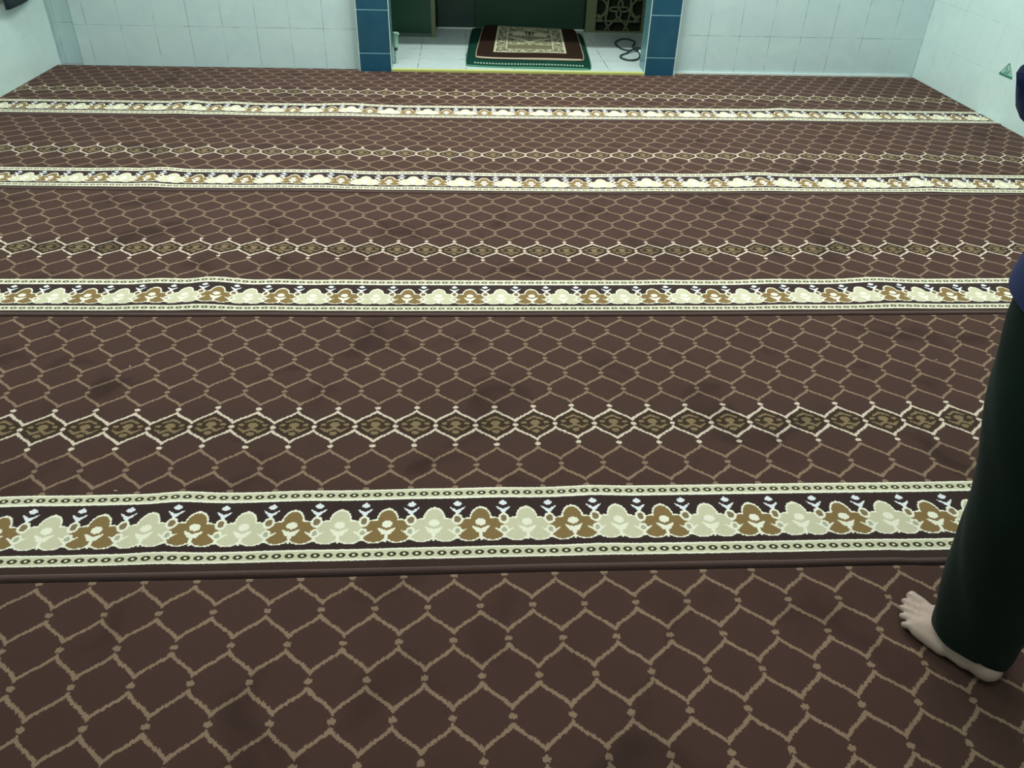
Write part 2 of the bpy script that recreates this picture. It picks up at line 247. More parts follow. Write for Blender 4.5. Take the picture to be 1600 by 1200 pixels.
BUMPS = {1:[(4.601,[(-12.0,0.054,0.127),(-3.3,-0.033,0.08),(5.3,-0.031,0.051),(14.0,0.016,0.035),(22.7,0.062,0.03),(31.3,0.06,0.031),(40.0,-0.034,0.034)],[(0.0,0.049),(1.0,0.044),(2.0,0.004),(3.0,0.026),(4.0,0.031),(5.0,0.035),(6.0,0.022),(7.0,0.017),(8.0,0.004),(9.0,0.0),(10.0,0.0),(11.0,0.0),(12.0,0.012),(13.0,0.0),(14.0,0.004),(16.0,0.0),(17.0,0.0),(18.0,0.004),(19.0,0.017),(20.0,0.031),(21.0,0.035),(22.0,0.031),(23.0,0.035),(30.0,0.03),(31.0,0.044),(32.0,0.03),(33.0,0.016),(34.0,0.011),(35.0,0.015),(36.0,0.0),(37.0,0.005),(38.0,0.0),(39.0,0.0),(40.0,0.0),(-12.0,0.0),(-11.0,0.0),(-10.0,0.008),(-9.0,0.0),(-8.0,0.0),(-7.0,0.0),(-6.0,0.0),(-5.0,0.002),(-4.0,0.014),(-3.0,0.062),(-2.0,0.022),(-1.0,0.018)]),(6.135,[(-11.0,0.067,0.038),(-5.3,0.013,-0.025),(0.3,-0.018,-0.008),(6.0,-0.028,0.045),(11.7,-0.019,0.089),(17.3,0.007,0.078),(23.0,0.048,-0.032)],[(-11.0,0.0),(-10.0,0.0),(-9.0,0.0),(-8.0,0.0),(-7.0,0.005),(-6.0,0.0),(-5.0,0.003),(-4.0,0.0),(-3.0,0.005),(-2.0,0.0),(-1.0,0.0),(0.0,0.0),(1.0,0.0),(2.0,0.0),(3.0,0.0),(4.0,0.0),(5.0,0.008),(6.0,0.015),(7.0,0.005),(8.0,0.0),(9.0,0.0),(10.0,0.0),(11.0,0.0),(12.0,0.0),(13.0,0.0),(14.0,0.0),(15.0,0.009),(16.0,0.012),(17.0,0.006),(18.0,0.017),(19.0,0.018),(20.0,0.009),(21.0,0.0),(22.0,0.0),(23.0,0.0)]),(7.7,[(-13.0,0.067,-0.035),(-4.2,0.005,0.19),(4.7,-0.028,0.238),(13.6,-0.012,0.177),(22.5,0.044,0.074),(31.4,0.048,-0.001),(40.3,0.048,0.019)],[(-13.05,0.0),(-9.78,0.028),(-6.46,0.052),(-3.96,0.071),(-3.59,0.12),(-3.2,0.152),(-2.65,0.11),(-1.83,0.046),(-1.11,0.092),(-0.6,0.082),(0.29,0.028),(3.68,0.04),(4.52,0.085),(5.71,0.1),(6.25,0.047),(7.98,0.0),(10.57,0.0),(14.05,0.0),(21.12,0.0),(24.72,0.001),(27.91,0.007),(29.02,0.096),(29.5,0.041),(32.03,0.008),(35.73,0.009),(39.42,0.0),(40.33,0.0)])],2:[(0.0,[(24.0,-0.015,0.196),(25.5,-0.01,0.168),(27.0,-0.004,0.142),(28.5,0.001,0.114),(30.0,0.006,0.081),(31.5,0.009,0.038),(33.0,0.011,-0.018)],[(24.0,0.0),(25.0,0.0),(26.0,0.0),(27.0,0.0),(28.0,0.0),(29.0,0.0),(30.0,0.0),(31.0,0.0),(32.0,0.0),(33.0,0.0)]),(4.601,[(0.0,-0.043,-0.064),(8.0,-0.039,0.166),(16.0,-0.019,0.229),(24.0,0.003,0.188),(32.0,0.013,0.11),(40.0,-0.002,0.056),(48.0,-0.058,0.092)],[(0.0,0.0),(1.0,0.0),(2.0,0.0),(3.0,0.022),(4.0,0.049),(5.0,0.106),(6.0,0.042),(7.0,0.044),(8.0,0.075),(9.0,0.09),(10.0,0.06),(12.0,0.064),(13.0,0.061),(14.0,0.058),(15.0,0.121),(16.0,0.056),(17.0,0.043),(18.0,0.037),(19.0,0.024),(20.0,0.009),(21.0,0.0),(22.0,0.0),(23.0,0.0),(24.0,0.0),(25.0,0.0),(26.0,0.0),(27.0,0.005),(28.0,0.012),(29.0,0.048),(30.0,0.0),(31.0,0.0),(32.0,0.0),(33.0,0.0),(34.0,0.09),(35.0,0.0),(36.0,0.003),(37.0,0.01),(38.0,0.018),(39.0,0.011),(40.0,0.019),(41.0,0.012),(42.0,0.014),(43.0,0.009),(44.0,0.004),(45.0,0.0),(46.0,0.0),(47.0,0.0),(48.0,0.0)]),(6.135,[(1.0,0.013,-0.105),(8.5,-0.025,0.159),(16.0,-0.019,0.192),(23.5,0.01,0.093),(31.0,0.039,-0.04),(38.5,0.045,-0.109),(46.0,0.005,-0.016)],[(1.0,0.0),(2.0,0.0),(3.0,0.0),(4.0,0.006),(5.0,0.02),(6.0,0.04),(7.0,0.044),(8.0,0.097),(9.0,0.069),(10.0,0.075),(11.0,0.074),(12.0,0.078),(13.0,0.081),(14.0,0.083),(15.0,0.091),(16.0,0.055),(17.0,0.062),(18.0,0.046),(19.0,0.051),(20.0,0.019),(21.0,0.0),(22.0,0.0),(23.0,0.0),(24.0,0.0),(25.0,0.0),(26.0,0.0),(27.0,0.0),(28.0,0.0),(29.0,0.0),(30.0,0.0),(31.0,0.0),(32.0,0.0),(33.0,0.0),(34.0,0.053),(35.0,0.0),(36.0,0.0),(37.0,0.0),(38.0,0.004),(39.0,0.005),(40.0,0.007),(41.0,0.0),(42.0,0.007),(43.0,0.0),(44.0,0.0),(45.0,0.0),(46.0,0.0)]),(7.7,[(1.0,0.013,-0.048),(8.5,-0.025,0.024),(16.1,-0.019,0.146),(23.6,0.01,0.258),(31.1,0.039,0.304),(38.7,0.044,0.224),(46.2,0.005,-0.039)],[(0.98,0.0),(2.3,0.0),(3.64,0.0),(4.97,0.0),(5.6,0.022),(6.12,0.042),(6.95,0.011),(7.32,0.051),(7.83,0.093),(8.26,0.064),(8.72,0.0),(9.67,0.0),(11.02,0.01),(11.71,0.0),(12.78,0.035),(13.32,0.057),(14.02,0.032),(14.96,0.081),(15.81,0.022),(17.2,0.0),(18.3,0.029),(18.99,0.039),(19.62,0.005),(20.67,0.005),(22.06,0.0),(22.76,0.0),(24.87,0.0),(26.28,0.0),(27.37,0.028),(27.73,0.047),(28.46,0.075),(29.17,0.068),(30.61,0.066),(32.08,0.091),(33.22,0.157),(33.96,0.154),(34.29,0.119),(35.37,0.088),(37.21,0.079),(39.45,0.08),(40.27,0.131),(40.85,0.167),(41.36,0.092),(42.46,0.058),(43.95,0.028),(46.22,0.0)])],3:[(0.0,[(-2.0,-0.015,-0.066),(5.0,-0.003,0.097),(12.0,-0.002,0.165),(19.0,-0.008,0.164),(26.0,-0.014,0.122),(33.0,-0.015,0.068),(40.0,-0.008,0.03)],[(-2.0,0.0),(-1.0,0.0),(0.0,0.011),(1.0,0.0),(2.0,0.0),(3.0,0.005),(4.0,0.0),(5.0,0.005),(6.0,0.018),(7.0,0.016),(8.0,0.04),(9.0,0.037),(10.0,0.046),(11.0,0.028),(12.0,0.023),(13.0,0.004),(14.0,0.0),(15.0,0.0),(16.0,0.0),(17.0,0.0),(18.0,0.0),(19.0,0.0),(20.0,0.0),(21.0,0.0),(22.0,0.0),(23.0,0.0),(24.0,0.0),(25.0,0.01),(26.0,0.014),(27.0,0.017),(28.0,0.034),(29.0,0.024),(30.0,0.027),(31.0,0.03),(32.0,0.034),(33.0,0.023),(34.0,0.027),(35.0,0.023),(36.0,0.013),(37.0,0.0),(38.0,0.0),(39.0,0.0),(40.0,0.0)]),(4.601,[(0.0,0.009,-0.086),(6.2,0.001,0.031),(12.3,-0.007,0.127),(18.5,-0.012,0.188),(24.7,-0.01,0.198),(30.8,0.004,0.143),(37.0,0.031,0.006)],[(0.0,0.0),(1.0,0.0),(2.0,0.0),(3.0,0.0),(4.0,0.0),(5.0,0.002),(6.0,0.013),(7.0,0.049),(8.0,0.047),(9.0,0.039),(10.0,0.037),(11.0,0.035),(12.0,0.026),(13.0,0.028),(14.0,0.012),(15.0,0.008),(16.0,0.009),(17.0,0.0),(18.0,0.0),(19.0,0.0),(20.0,0.0),(21.0,0.0),(22.0,0.0),(23.0,0.006),(24.0,0.015),(25.0,0.048),(26.0,0.049),(27.0,0.074),(28.0,0.067),(29.0,0.052),(30.0,0.146),(31.0,0.059),(32.0,0.055),(33.0,0.055),(34.0,0.049),(35.0,0.041),(36.0,0.013),(37.0,0.0)]),(6.135,[(1.0,-0.01,-0.109),(6.8,-0.004,0.04),(12.7,-0.007,0.125),(18.5,-0.011,0.149),(24.3,-0.005,0.117),(30.2,0.021,0.032),(36.0,0.075,-0.102)],[(1.0,0.0),(2.0,0.0),(3.0,0.0),(4.0,0.0),(5.0,0.0),(6.0,0.013),(7.0,0.03),(8.0,0.137),(9.0,0.045),(10.0,0.048),(11.0,0.05),(12.0,0.045),(13.0,0.033),(14.0,0.027),(15.0,0.019),(16.0,0.005),(17.0,0.0),(18.0,0.0),(19.0,0.0),(20.0,0.0),(21.0,0.0),(22.0,0.0),(23.0,0.032),(24.0,0.029),(25.0,0.05),(26.0,0.04),(27.0,0.06),(28.0,0.048),(29.0,0.048),(30.0,0.085),(31.0,0.034),(32.0,0.019),(33.0,0.01),(34.0,0.001),(35.0,0.0),(36.0,0.0)]),(7.7,[(1.5,-0.009,-0.001),(7.1,-0.004,0.046),(12.7,-0.007,0.085),(18.3,-0.011,0.103),(23.9,-0.006,0.091),(29.5,0.017,0.037),(35.1,0.065,-0.069)],[(1.46,0.0),(2.24,0.0),(3.04,0.001),(3.84,0.004),(4.66,0.0),(5.48,0.0),(5.87,0.0),(6.24,0.055),(6.85,0.057),(7.49,0.02),(7.85,0.102),(8.15,0.132),(8.57,0.105),(9.01,0.054),(9.55,0.0),(10.36,0.042),(10.78,0.014),(11.62,0.0),(12.03,0.018),(12.65,0.02),(13.49,0.0),(14.23,0.0),(15.28,0.0),(16.33,0.0),(17.39,0.0),(17.92,0.0),(18.78,0.0),(18.99,0.0),(20.06,0.0),(21.14,0.0),(22.23,0.0),(22.78,0.026),(23.32,0.013),(24.41,0.0),(25.51,0.0),(26.08,0.027),(26.65,0.043),(27.75,0.019),(28.87,0.018),(29.46,0.057),(30.06,0.095),(30.62,0.079),(30.93,0.046),(31.7,0.009),(32.83,0.0),(33.96,0.0),(35.14,0.0)])],4:[(0.0,[(-2.0,-0.052,-0.078),(3.0,0.006,-0.021),(8.0,0.014,0.013),(13.0,-0.003,0.026),(18.0,-0.017,0.018),(23.0,-0.002,-0.01),(28.0,0.068,-0.055)],[(-2.0,0.0),(-1.0,0.0),(0.0,0.0),(1.0,0.0),(2.0,0.0),(3.0,0.004),(4.0,0.011),(5.0,0.018),(6.0,0.013),(7.0,0.002),(8.0,0.002),(9.0,0.001),(10.0,0.0),(11.0,0.0),(12.0,0.0),(13.0,0.0),(14.0,0.0),(15.0,0.0),(16.0,0.0),(17.0,0.0),(18.0,0.0),(19.0,0.0),(20.0,0.0),(21.0,0.0),(22.0,0.0),(23.0,0.003),(24.0,0.001),(25.0,0.0),(26.0,0.0),(27.0,0.0),(28.0,0.0)]),(4.601,[(0.0,-0.014,0.013),(4.0,0.021,0.03),(8.0,0.014,0.034),(12.0,-0.011,0.03),(16.0,-0.03,0.018),(20.0,-0.021,0.004),(24.0,0.041,-0.01)],[(0.0,0.0),(1.0,0.0),(2.0,0.0),(3.0,0.0),(4.0,0.0),(5.0,0.075),(6.0,0.0),(7.0,0.0),(8.0,0.0),(9.0,0.0),(10.0,0.0),(11.0,0.0),(12.0,0.0),(13.0,0.0),(14.0,0.038),(15.0,0.0),(16.0,0.0),(17.0,0.0),(18.0,0.0),(19.0,0.0),(20.0,0.0),(21.0,0.0),(22.0,0.0),(23.0,0.0),(24.0,0.0)]),(6.135,[(1.0,-0.013,0.015),(4.8,0.016,0.021),(8.7,0.011,0.021),(12.5,-0.01,0.017),(16.3,-0.028,0.011),(20.2,-0.024,0.004),(24.0,0.019,-0.002)],[(1.0,0.0),(2.0,0.0),(3.0,0.0),(4.0,0.0),(5.0,0.07),(6.0,0.0),(7.0,0.0),(8.0,0.0),(9.0,0.0),(10.0,0.0),(11.0,0.0),(12.0,0.0),(13.0,0.003),(14.0,0.056),(15.0,0.011),(16.0,0.0),(17.0,0.0),(18.0,0.0),(19.0,0.0),(20.0,0.0),(21.0,0.0),(22.0,0.0),(23.0,0.0),(24.0,0.001)]),(7.7,[(1.1,-0.011,0.06),(4.7,0.016,0.046),(8.3,0.012,0.026),(12.0,-0.007,0.007),(15.6,-0.026,-0.003),(19.2,-0.028,0.003),(22.9,0.001,0.032)],[(1.1,0.0),(1.92,0.022),(2.79,0.0),(3.63,0.01),(4.32,0.005),(4.66,0.042),(4.99,0.091),(5.35,0.054),(5.8,0.0),(6.24,0.0),(6.68,0.0),(7.1,0.01),(7.54,0.028),(8.69,0.0),(9.58,0.013),(10.48,0.02),(11.06,0.006),(11.83,0.029),(12.74,0.0),(13.2,0.0),(13.66,0.023),(14.12,0.054),(14.58,0.015),(15.03,0.0),(15.5,0.0),(15.97,0.0),(16.9,0.0),(17.84,0.0),(18.77,0.0),(19.73,0.0),(20.67,0.0),(21.63,0.0),(22.12,0.006),(22.85,0.017)])],5:[(0.0,[(0.0,-0.001,-0.01),(2.8,-0.008,-0.0),(5.7,-0.009,-0.003),(8.5,-0.006,-0.011),(11.3,-0.0,-0.014),(14.2,0.009,-0.005),(17.0,0.019,0.025)],[(0.0,0.0),(1.0,0.0),(2.0,0.0),(3.0,0.0),(4.0,0.0),(5.0,0.0),(6.0,0.0),(7.0,0.0),(8.0,0.0),(9.0,0.006),(10.0,0.011),(11.0,0.0),(12.0,0.0),(13.0,0.0),(14.0,0.0),(15.0,0.0),(16.0,0.027),(17.0,0.03)]),(1.534,[(1.0,0.006,-0.011),(3.5,-0.002,-0.008),(6.0,-0.004,-0.005),(8.5,-0.001,-0.003),(11.0,0.002,-0.002),(13.5,0.003,-0.005),(16.0,-0.001,-0.011)],[(1.0,0.0),(2.0,0.001),(3.0,0.0),(4.0,0.021),(5.0,0.0),(6.0,0.0),(7.0,0.0),(8.0,0.0),(9.0,0.033),(10.0,0.0),(11.0,0.0),(12.0,0.0),(13.0,0.0),(14.0,0.0),(15.0,0.0),(16.0,0.0)]),(3.067,[(1.0,0.003,0.003),(3.7,-0.006,0.016),(6.3,-0.005,0.022),(9.0,0.001,0.022),(11.7,0.006,0.017),(14.3,0.007,0.007),(17.0,-0.001,-0.005)],[(1.0,0.0),(2.0,0.0),(3.0,0.01),(4.0,0.031),(5.0,0.0),(6.0,0.0),(7.0,0.0),(8.0,0.0),(9.0,0.0),(10.0,0.0),(11.0,0.0),(12.0,0.0),(13.0,0.0),(14.0,0.0),(15.0,0.009),(16.0,0.0),(17.0,0.0)])]}

STRIPS = {1: (-11.445866, 51.946738, -.0021756), 2: (-20.702532, 41.624617, -.0011298), 3: (-16.390562, 31.33396, -.0001629),
          4: (-11.274099, 21.090462, 0.0), 5: (-8.264615, 10.815919, -.0004633)}
BORD = {1: (-1.487, 1.0012), 2: (3.56, .9978), 3: (2.65, .9914), 4: (1.56, 1.0), 5: (.5, 1.0)}
XL, XR = -24.60, 28.90
def lerp_tab(tab, u, j):
    if u <= tab[0][0]: return tab[0][j]
    for a, b in zip(tab, tab[1:]):
        if u <= b[0]:
            t = (u-a[0])/(b[0]-a[0]+1e-9); return a[j]*(1-t)+b[j]*t
    return tab[-1][j]
def field(s, u, v):
    rows = BUMPS[s]
    def at(row): 
        z = 0
        for o_, w_ in ((-.3, .25), (0, .5), (.3, .25)): z += w_*lerp_tab(row[2], u+o_, 1)
        if u < row[2][0][0]-.4 or u > row[2][-1][0]+.4: z = 0
        return lerp_tab(row[1], u, 1), lerp_tab(row[1], u, 2), z
    if v <= rows[0][0]:
        a = at(rows[0]); return a[0], a[1], a[2]*max(0, 1-(rows[0][0]-v)/5)
    for r0, r1 in zip(rows, rows[1:]):
        if v <= r1[0]:
            t = (v-r0[0])/(r1[0]-r0[0]); a = at(r0); b = at(r1)
            return tuple(a[i]*(1-t)+b[i]*t for i in range(3))
    return at(rows[-1])
def make_strip(s, label):
    x0, y0, th = STRIPS[s]; bu, bp = BORD[s]
    du = .25; nu = int((XR-XL)/du)+1
    vs = [-.09, -.05, -.03]+[i*.24 for i in range(0, 42)]+[10.02]
    zt = .085
    bm = bmesh.new(); uvw = bm.loops.layers.uv.new('weave'); uvb = bm.loops.layers.uv.new('border')
    grid = []; uvs = {}
    def raw(s_, u, v):
        a0, b0, t0 = STRIPS[s_]; d_u, d_v, z = field(s_, u, v); uu, vv = u+d_u, v+d_v
        return (a0+uu*math.cos(t0)+vv*math.sin(t0), b0-vv*math.cos(t0)+uu*math.sin(t0), z)
    def world(u, v):
        d_u, d_v, z = field(s, u, v)
        if s < 5 and v > 8.8:                # the near edge butts against the next strip
            e0 = raw(s, u, 10.02); nx_ = raw(s+1, e0[0]-STRIPS[s+1][0], -.09)
            k_ = min(1, (v-8.8)/1.22)**2
            d_v += k_*(e0[1]-(nx_[1]+.135)); z = z*(1-k_)+nx_[2]*k_
        uu, vv = u+d_u, v+d_v
        return (x0+uu*math.cos(th)+vv*math.sin(th), y0-vv*math.cos(th)+uu*math.sin(th), z)
    for i in range(nu):
        X = XL+(XR-XL)*i/(nu-1); rowv = []
        for j, v in enumerate(vs):
            u = X-x0
            for _ in range(3): u += (X-world(u, v)[0])
            wx, wy, z = world(u, v)
            wy = min(wy, 51.985 if (X*P < -.69 or X*P > 1.40) else 51.40)
            zz = z+zt
            if j == 0: zz = .010
            if j == 1: zz = .055+z*.5
            vt = bm.verts.new((X*P, wy*P, zz*P)); rowv.append(vt); uvs[vt] = (u, v)
        grid.append(rowv)
    for i in range(nu-1):
        for j in range(len(vs)-1):
            f = bm.faces.new((grid[i][j], grid[i][j+1], grid[i+1][j+1], grid[i+1][j]))
            for lp in f.loops:
                u, v = uvs[lp.vert]; lp[uvw].uv = (u, v); lp[uvb].uv = ((u-bu)/bp, v)
    # bound near edge: a rolled strip following the last row
    eb = bmesh.new(); prof = [(-.035, .0), (.0, .035), (.03, .045), (.06, .04), (.09, .028), (.115, -.005), (.12, -.07)]
    rings = []
    for i in range(nu):
        p = grid[i][-1].co
        rings.append([eb.verts.new((p.x, p.y-(a+.012)*P, p.z+b*P)) for a, b in prof])
    for A, B in zip(rings, rings[1:]):
        for k in range(len(prof)-1): eb.faces.new((A[k], A[k+1], B[k+1], B[k]))
    base = grid[nu//2][0].co.copy()
    o = obj('prayer_carpet', bm, M_CARPET, smooth=True)
    tag(o, label, 'carpet', 'prayer carpet strips laid side by side')
    e = obj('bound_edge', eb, M_EDGE, parent=o, smooth=True)
    return o
LAB = {1: 'brown honeycomb prayer carpet strip against the tiled far wall and alcove step',
       2: 'brown honeycomb prayer carpet strip, second from the tiled far wall',
       3: 'brown honeycomb prayer carpet strip, middle one of the five across the room',
       4: 'brown honeycomb prayer carpet strip with the largest flowered border, just beyond the bare foot',
       5: 'nearest brown honeycomb prayer carpet strip, the one the bare foot stands on'}
for s in (1, 2, 3, 4, 5): make_strip(s, LAB[s])

# ------------------------------------------------------------------ tiles
def tile_material(name, axis, x0, pitch, z0, zp, tile, tile2, grout, gw=.0022, rough=.18, dirty=True, light=False):
    n = NT(name); pos = n.pos('Object'); X, Y, Z = n.xyz(pos)
    a = (X, Y)[axis] if axis < 2 else X
    h = Z if axis < 2 else Y
    fa = (a-x0)/pitch; fh = (h-z0)/zp
    da = (fa-fa.round()).abs()*pitch; dh = (fh-fh.round()).abs()*zp
    wob = n.noise(14, 3, pos); w2 = n.noise(60, 2, pos)
    g = (da < gw*.5).max(dh < gw*.5)
    if dirty: amt = g*(n.op('MULTIPLY', (wob-.42), 6.0, clamp=True)*.8+.2)
    else: amt = g
    vein = n.noise(5.0, 5, pos, .6, 1.2)
    vm = n.op('MULTIPLY', (vein-.35), 3.0, clamp=True)
    c = n.mix(vm, tile, tile2); c = n.mix(amt, c, grout)
    n.base(c); n.set(Roughness=rough, Specular_IOR_Level=.45)
    n.bump((1.0-g)+w2*.02, .25, .0012)
    return n.m
WT = ((.67, .84, .86), (.61, .79, .82), (.13, .19, .18))
M_WL = tile_material('far_wall_tiles_left', 0, -.888, .2087, 0, .247, *WT)
M_WR = tile_material('far_wall_tiles_right', 0, 1.589, .206, .0, .247, *WT)
M_SIDE_L = tile_material('side_wall_tiles_left', 1, 4.921, .206, 0, .240, (.65, .82, .80), (.59, .77, .76), (.52, .64, .61), gw=.0016)
M_SIDE_R = tile_material('side_wall_tiles_right', 1, 5.276, .206, 0, .243, (.68, .85, .84), (.62, .80, .80), (.42, .54, .52), gw=.0018)
M_BLUE = tile_material('blue_pillar_tiles', 0, 10.0, 40.0, .113, .256, (.013, .085, .148), (.019, .106, .175), (.30, .58, .66), gw=.004, rough=.22, dirty=False)
M_ALC = tile_material('alcove_floor_tiles', 2, .012, .3165, 5.72, .31, (.66, .80, .80), (.60, .75, .76), (.10, .15, .15), gw=.004, rough=.12)
M_FLOOR = tile_material('hall_floor_tiles', 2, 0, .3, 0, .3, (.55, .62, .60), (.5, .57, .55), (.2, .22, .2), rough=.2)
M_PLAST = plain('plaster', (.72, .76, .72), .8, .2)
M_YELL = plain('yellow_nosing', (.58, .62, .20), .35)
M_WHTRIM = plain('white_trim', (.80, .90, .88), .3)
M_TAN = plain('tan_trim', (.42, .36, .16), .6)

YW = 5.462; XLm, XRm = -2.583, 3.035; ZC = 2.9
def struct(name, bm, m, parent=None): 
    o = obj(name, bm, m, parent)
    if parent is None: o['kind'] = 'structure'
    return o
struct('floor', nbox(XLm-.1, XRm+.1, -1.8, 5.40, -.1, 0), M_FLOOR)
struct('ceiling', nbox(XLm-.1, XRm+.1, -1.8, 7.0, ZC, ZC+.1), M_PLAST)
struct('wall_left', nbox(XLm-.12, XLm, -1.8, YW+.30, 0, ZC), M_SIDE_L)
struct('wall_right', nbox(XRm, XRm+.12, -1.8, YW+.12, 0, ZC), M_SIDE_R)
struct('wall_back', nbox(XLm-.12, XRm+.12, -1.9, -1.8, 0, ZC), M_PLAST)
PL0, PL1, PR0, PR1 = -.674, -.468, 1.186, 1.385
bm = bmesh.new()
box(bm, -2.425, PL0+.01, YW, YW+.14, 0, ZC); box(bm, XLm, -2.425, YW+.06, YW+.14, 0, ZC)
struct('wall_far_left', bm, M_WL)
struct('wall_far_right', nbox(PR1-.01, XRm, YW, YW+.14, 0, ZC), M_WR)
LINT = 1.66  # unseen opening top, set low to cast shade on the alcove floor
struct('wall_unseen_lintel', nbox(PL0-.0, PR1+.0, YW-.0, YW+.14, LINT, ZC), M_PLAST)
struct('trim_1', nbox(PR1+.004, XRm-.03, YW-.010, YW-.001, 0, .020), M_WHTRIM)      # white sill along the right tiles
# blue tiled pillars either side of the alcove
def pillar(x0, x1, label, inner):
    yf = 5.425
    root = empty('tiled_pillar', ((x0+x1)/2, yf, 0)); tag(root, label, 'pillar', 'blue tiled pillars of the alcove')
    b = obj('tile_face', nbox(x0+.004, x1-.004, yf, YW+.14, 0, LINT), M_BLUE, root); local(b, root)
    for xs in ((x0, x0+.004), (x1-.004, x1)):
        e = obj('edge_trim', nbox(xs[0], xs[1], yf-.002, yf+.006, 0, LINT), M_WHTRIM, root); local(e, root)
    j = obj('inner_face', nbox(*( (x1-.004, x1) if inner > 0 else (x0, x0+.004)), yf+.006, YW+.14, 0, LINT), M_JAMB, root); local(j, root)
    return root
M_JAMB = plain('jamb_tile', (.10, .26, .30), .25)
pillar(PL0, PL1, 'narrow blue tiled pillar on the left of the alcove opening', 1)
pillar(PR0, PR1, 'narrow blue tiled pillar on the right of the alcove opening, beside the coiled cable', -1)

# ------------------------------------------------------------------ alcove
AZ = .021; AX0, AX1, AYB = -.74, 1.46, 6.95
bm = bmesh.new(); box(bm, PL1, PR0, 5.425, YW+.14, -.1, AZ); box(bm, AX0-.1, AX1+.1, YW+.14, AYB+.1, -.1, AZ)
struct('floor_alcove', bm, M_ALC)
M_ALW = plain('alcove_paint', (.20, .27, .20), .6)
bm = bmesh.new(); box(bm, AX0-.1, AX0, YW+.14, AYB, AZ, ZC); struct('wall_alcove_left', bm, M_ALW)
struct('wall_alcove_right', nbox(AX1, AX1+.1, YW+.14, AYB, AZ, ZC), M_ALW)
struct('wall_alcove_back', nbox(AX0-.1, AX1+.1, AYB, AYB+.1, AZ, ZC), M_ALW)
struct('ceiling_alcove', nbox(AX0-.1, AX1+.1, YW+.14, AYB+.1, 2.3, 2.36), M_PLAST)
# yellow nosing
bm = bmesh.new(); box(bm, PL1+.002, PR0-.002, 5.402, 5.424, .008, .026, bevel=.005)
o = obj('step_nosing', bm, M_YELL, smooth=False); tag(o, 'yellow painted edge strip along the low step into the alcove', 'step edge')
o2 = obj('tan_edge', nbox(PL1+.004, PR0-.004, 5.400, 5.424, 0, .009), M_TAN, o)

M_GREEN = plain('green_paint', (.008, .062, .030), .35)
M_DKGREEN = plain('dark_green_paint', (.010, .050, .026), .4)
M_DKGREY = plain('dark_grey_green_paint', (.018, .046, .038), .4)
M_FRAME = plain('cream_frame', (.15, .18, .095), .55)
# green board left
yb = 6.42
root = empty('green_cabinet', (-.45, yb, AZ)); tag(root, 'green painted board in a cream frame at the left of the alcove', 'cabinet')
local(obj('panel', nbox(-.735, -.243, yb, yb+.025, AZ+.028, 1.9), M_GREEN, root), root)
local(obj('frame_post', nbox(-.243, -.212, yb-.01, yb+.03, AZ, 1.93), M_FRAME, root), root)
local(obj('frame_base', nbox(-.735, -.243, yb+.003, yb+.025, AZ, AZ+.028), plain('grey_green_base', (.10, .15, .12), .5), root), root)
local(obj('side_panel', nbox(-.735, -.70, yb+.03, 6.93, AZ, 1.93), M_GREEN, root), root)
# dark doors
yd = 6.785
root = empty('panel_door', (.37, yd, AZ)); tag(root, 'wide dark green double door closing the back of the alcove', 'door')
local(obj('door_leaf', nbox(-.205, .087, yd, yd+.035, AZ+.006, 2.05), M_DKGREY, root), root)
local(obj('door_leaf', nbox(.090, .955, yd, yd+.035, AZ+.006, 2.05), M_DKGREEN, root), root)
local(obj('gap_light_strip', nbox(-.205, .955, yd-.016, yd+.03, AZ, AZ+.006), plain('gap_light_white', (.72, .82, .78), .4), root), root)  # white strip painted in for the light spilling under the doors
# lattice screen
yl = 6.70
root = empty('lattice_screen', (1.2, yl, AZ)); tag(root, 'cream lattice screen of stars and petals over a dark void, right of the dark door', 'screen')
bm = bmesh.new(); box(bm, .955, 1.035, yl, yl+.03, AZ, 1.9); local(obj('frame_stile', bm, M_FRAME, root), root)
local(obj('frame_stile', nbox(1.398, 1.455, yl, yl+.03, AZ, 1.9), M_FRAME, root), root)
local(obj('frame_rail', nbox(1.035, 1.398, yl, yl+.03, AZ, AZ+.012), M_FRAME, root), root)
local(obj('void_sheet', nbox(1.035, 1.455, yl+.05, yl+.06, AZ, 1.9), plain('dark_void', (.012, .017, .006), .9), root), root)  # near-black sheet stands in for the unlit void behind the lattice
bm = bmesh.new()
def LP(px, py):    # drawing units of one lattice cell -> metres in the screen plane
    return Vector((1.040+(px-350)/730*.345, yl+.012, AZ+.010+(560-py)/560*.235))
cellsh = [[(350, 280), (410, 300), (440, 300), (500, 215), (505, 100), (440, 20), (350, 10)],
          [(525, -60), (525, 230), (505, 320), (510, 400), (545, 480), (590, 560)],
          [(905, -60), (905, 230), (895, 330), (885, 400), (855, 480), (815, 560)],
          [(350, 390), (430, 385), (1010, 390), (1090, 390)],
          [(350, 380), (400, 340), (505, 265)], [(350, 290), (400, 340), (480, 390)],
          [(1090, 280), (1030, 300), (990, 300), (930, 215), (925, 100), (990, 20), (1090, 10)],
          [(925, 265), (1030, 345), (1090, 390)], [(1090, 290), (1030, 345), (960, 390)],
          [(715, 330), (640, 385), (600, 430), (540, 500), (500, 560)], [(715, 330), (790, 385), (830, 430), (870, 500), (910, 560)]]
for rep in (0, 1, 2, 3, 4, 5):
    for c in cellsh:
        pts = [LP(x_, y_-rep*560) for x_, y_ in c]
        tube(bm, pts, .0082, 6, flat=.55, up=Vector((0, 1, 0)))
    for cx, cy, rx, ry in ((640, 180, 78, 38), (800, 180, 78, 38), (735, 95, 36, 62), (715, 262, 38, 66)):
        tube(bm, [LP(cx+rx*math.cos(a*math.pi/8), cy-rep*560+ry*math.sin(a*math.pi/8)) for a in range(16)], .0072, 6, closed=True, flat=.55, up=Vector((0, 1, 0)))
for v_ in bm.verts: v_.co.z = min(v_.co.z, 1.9)
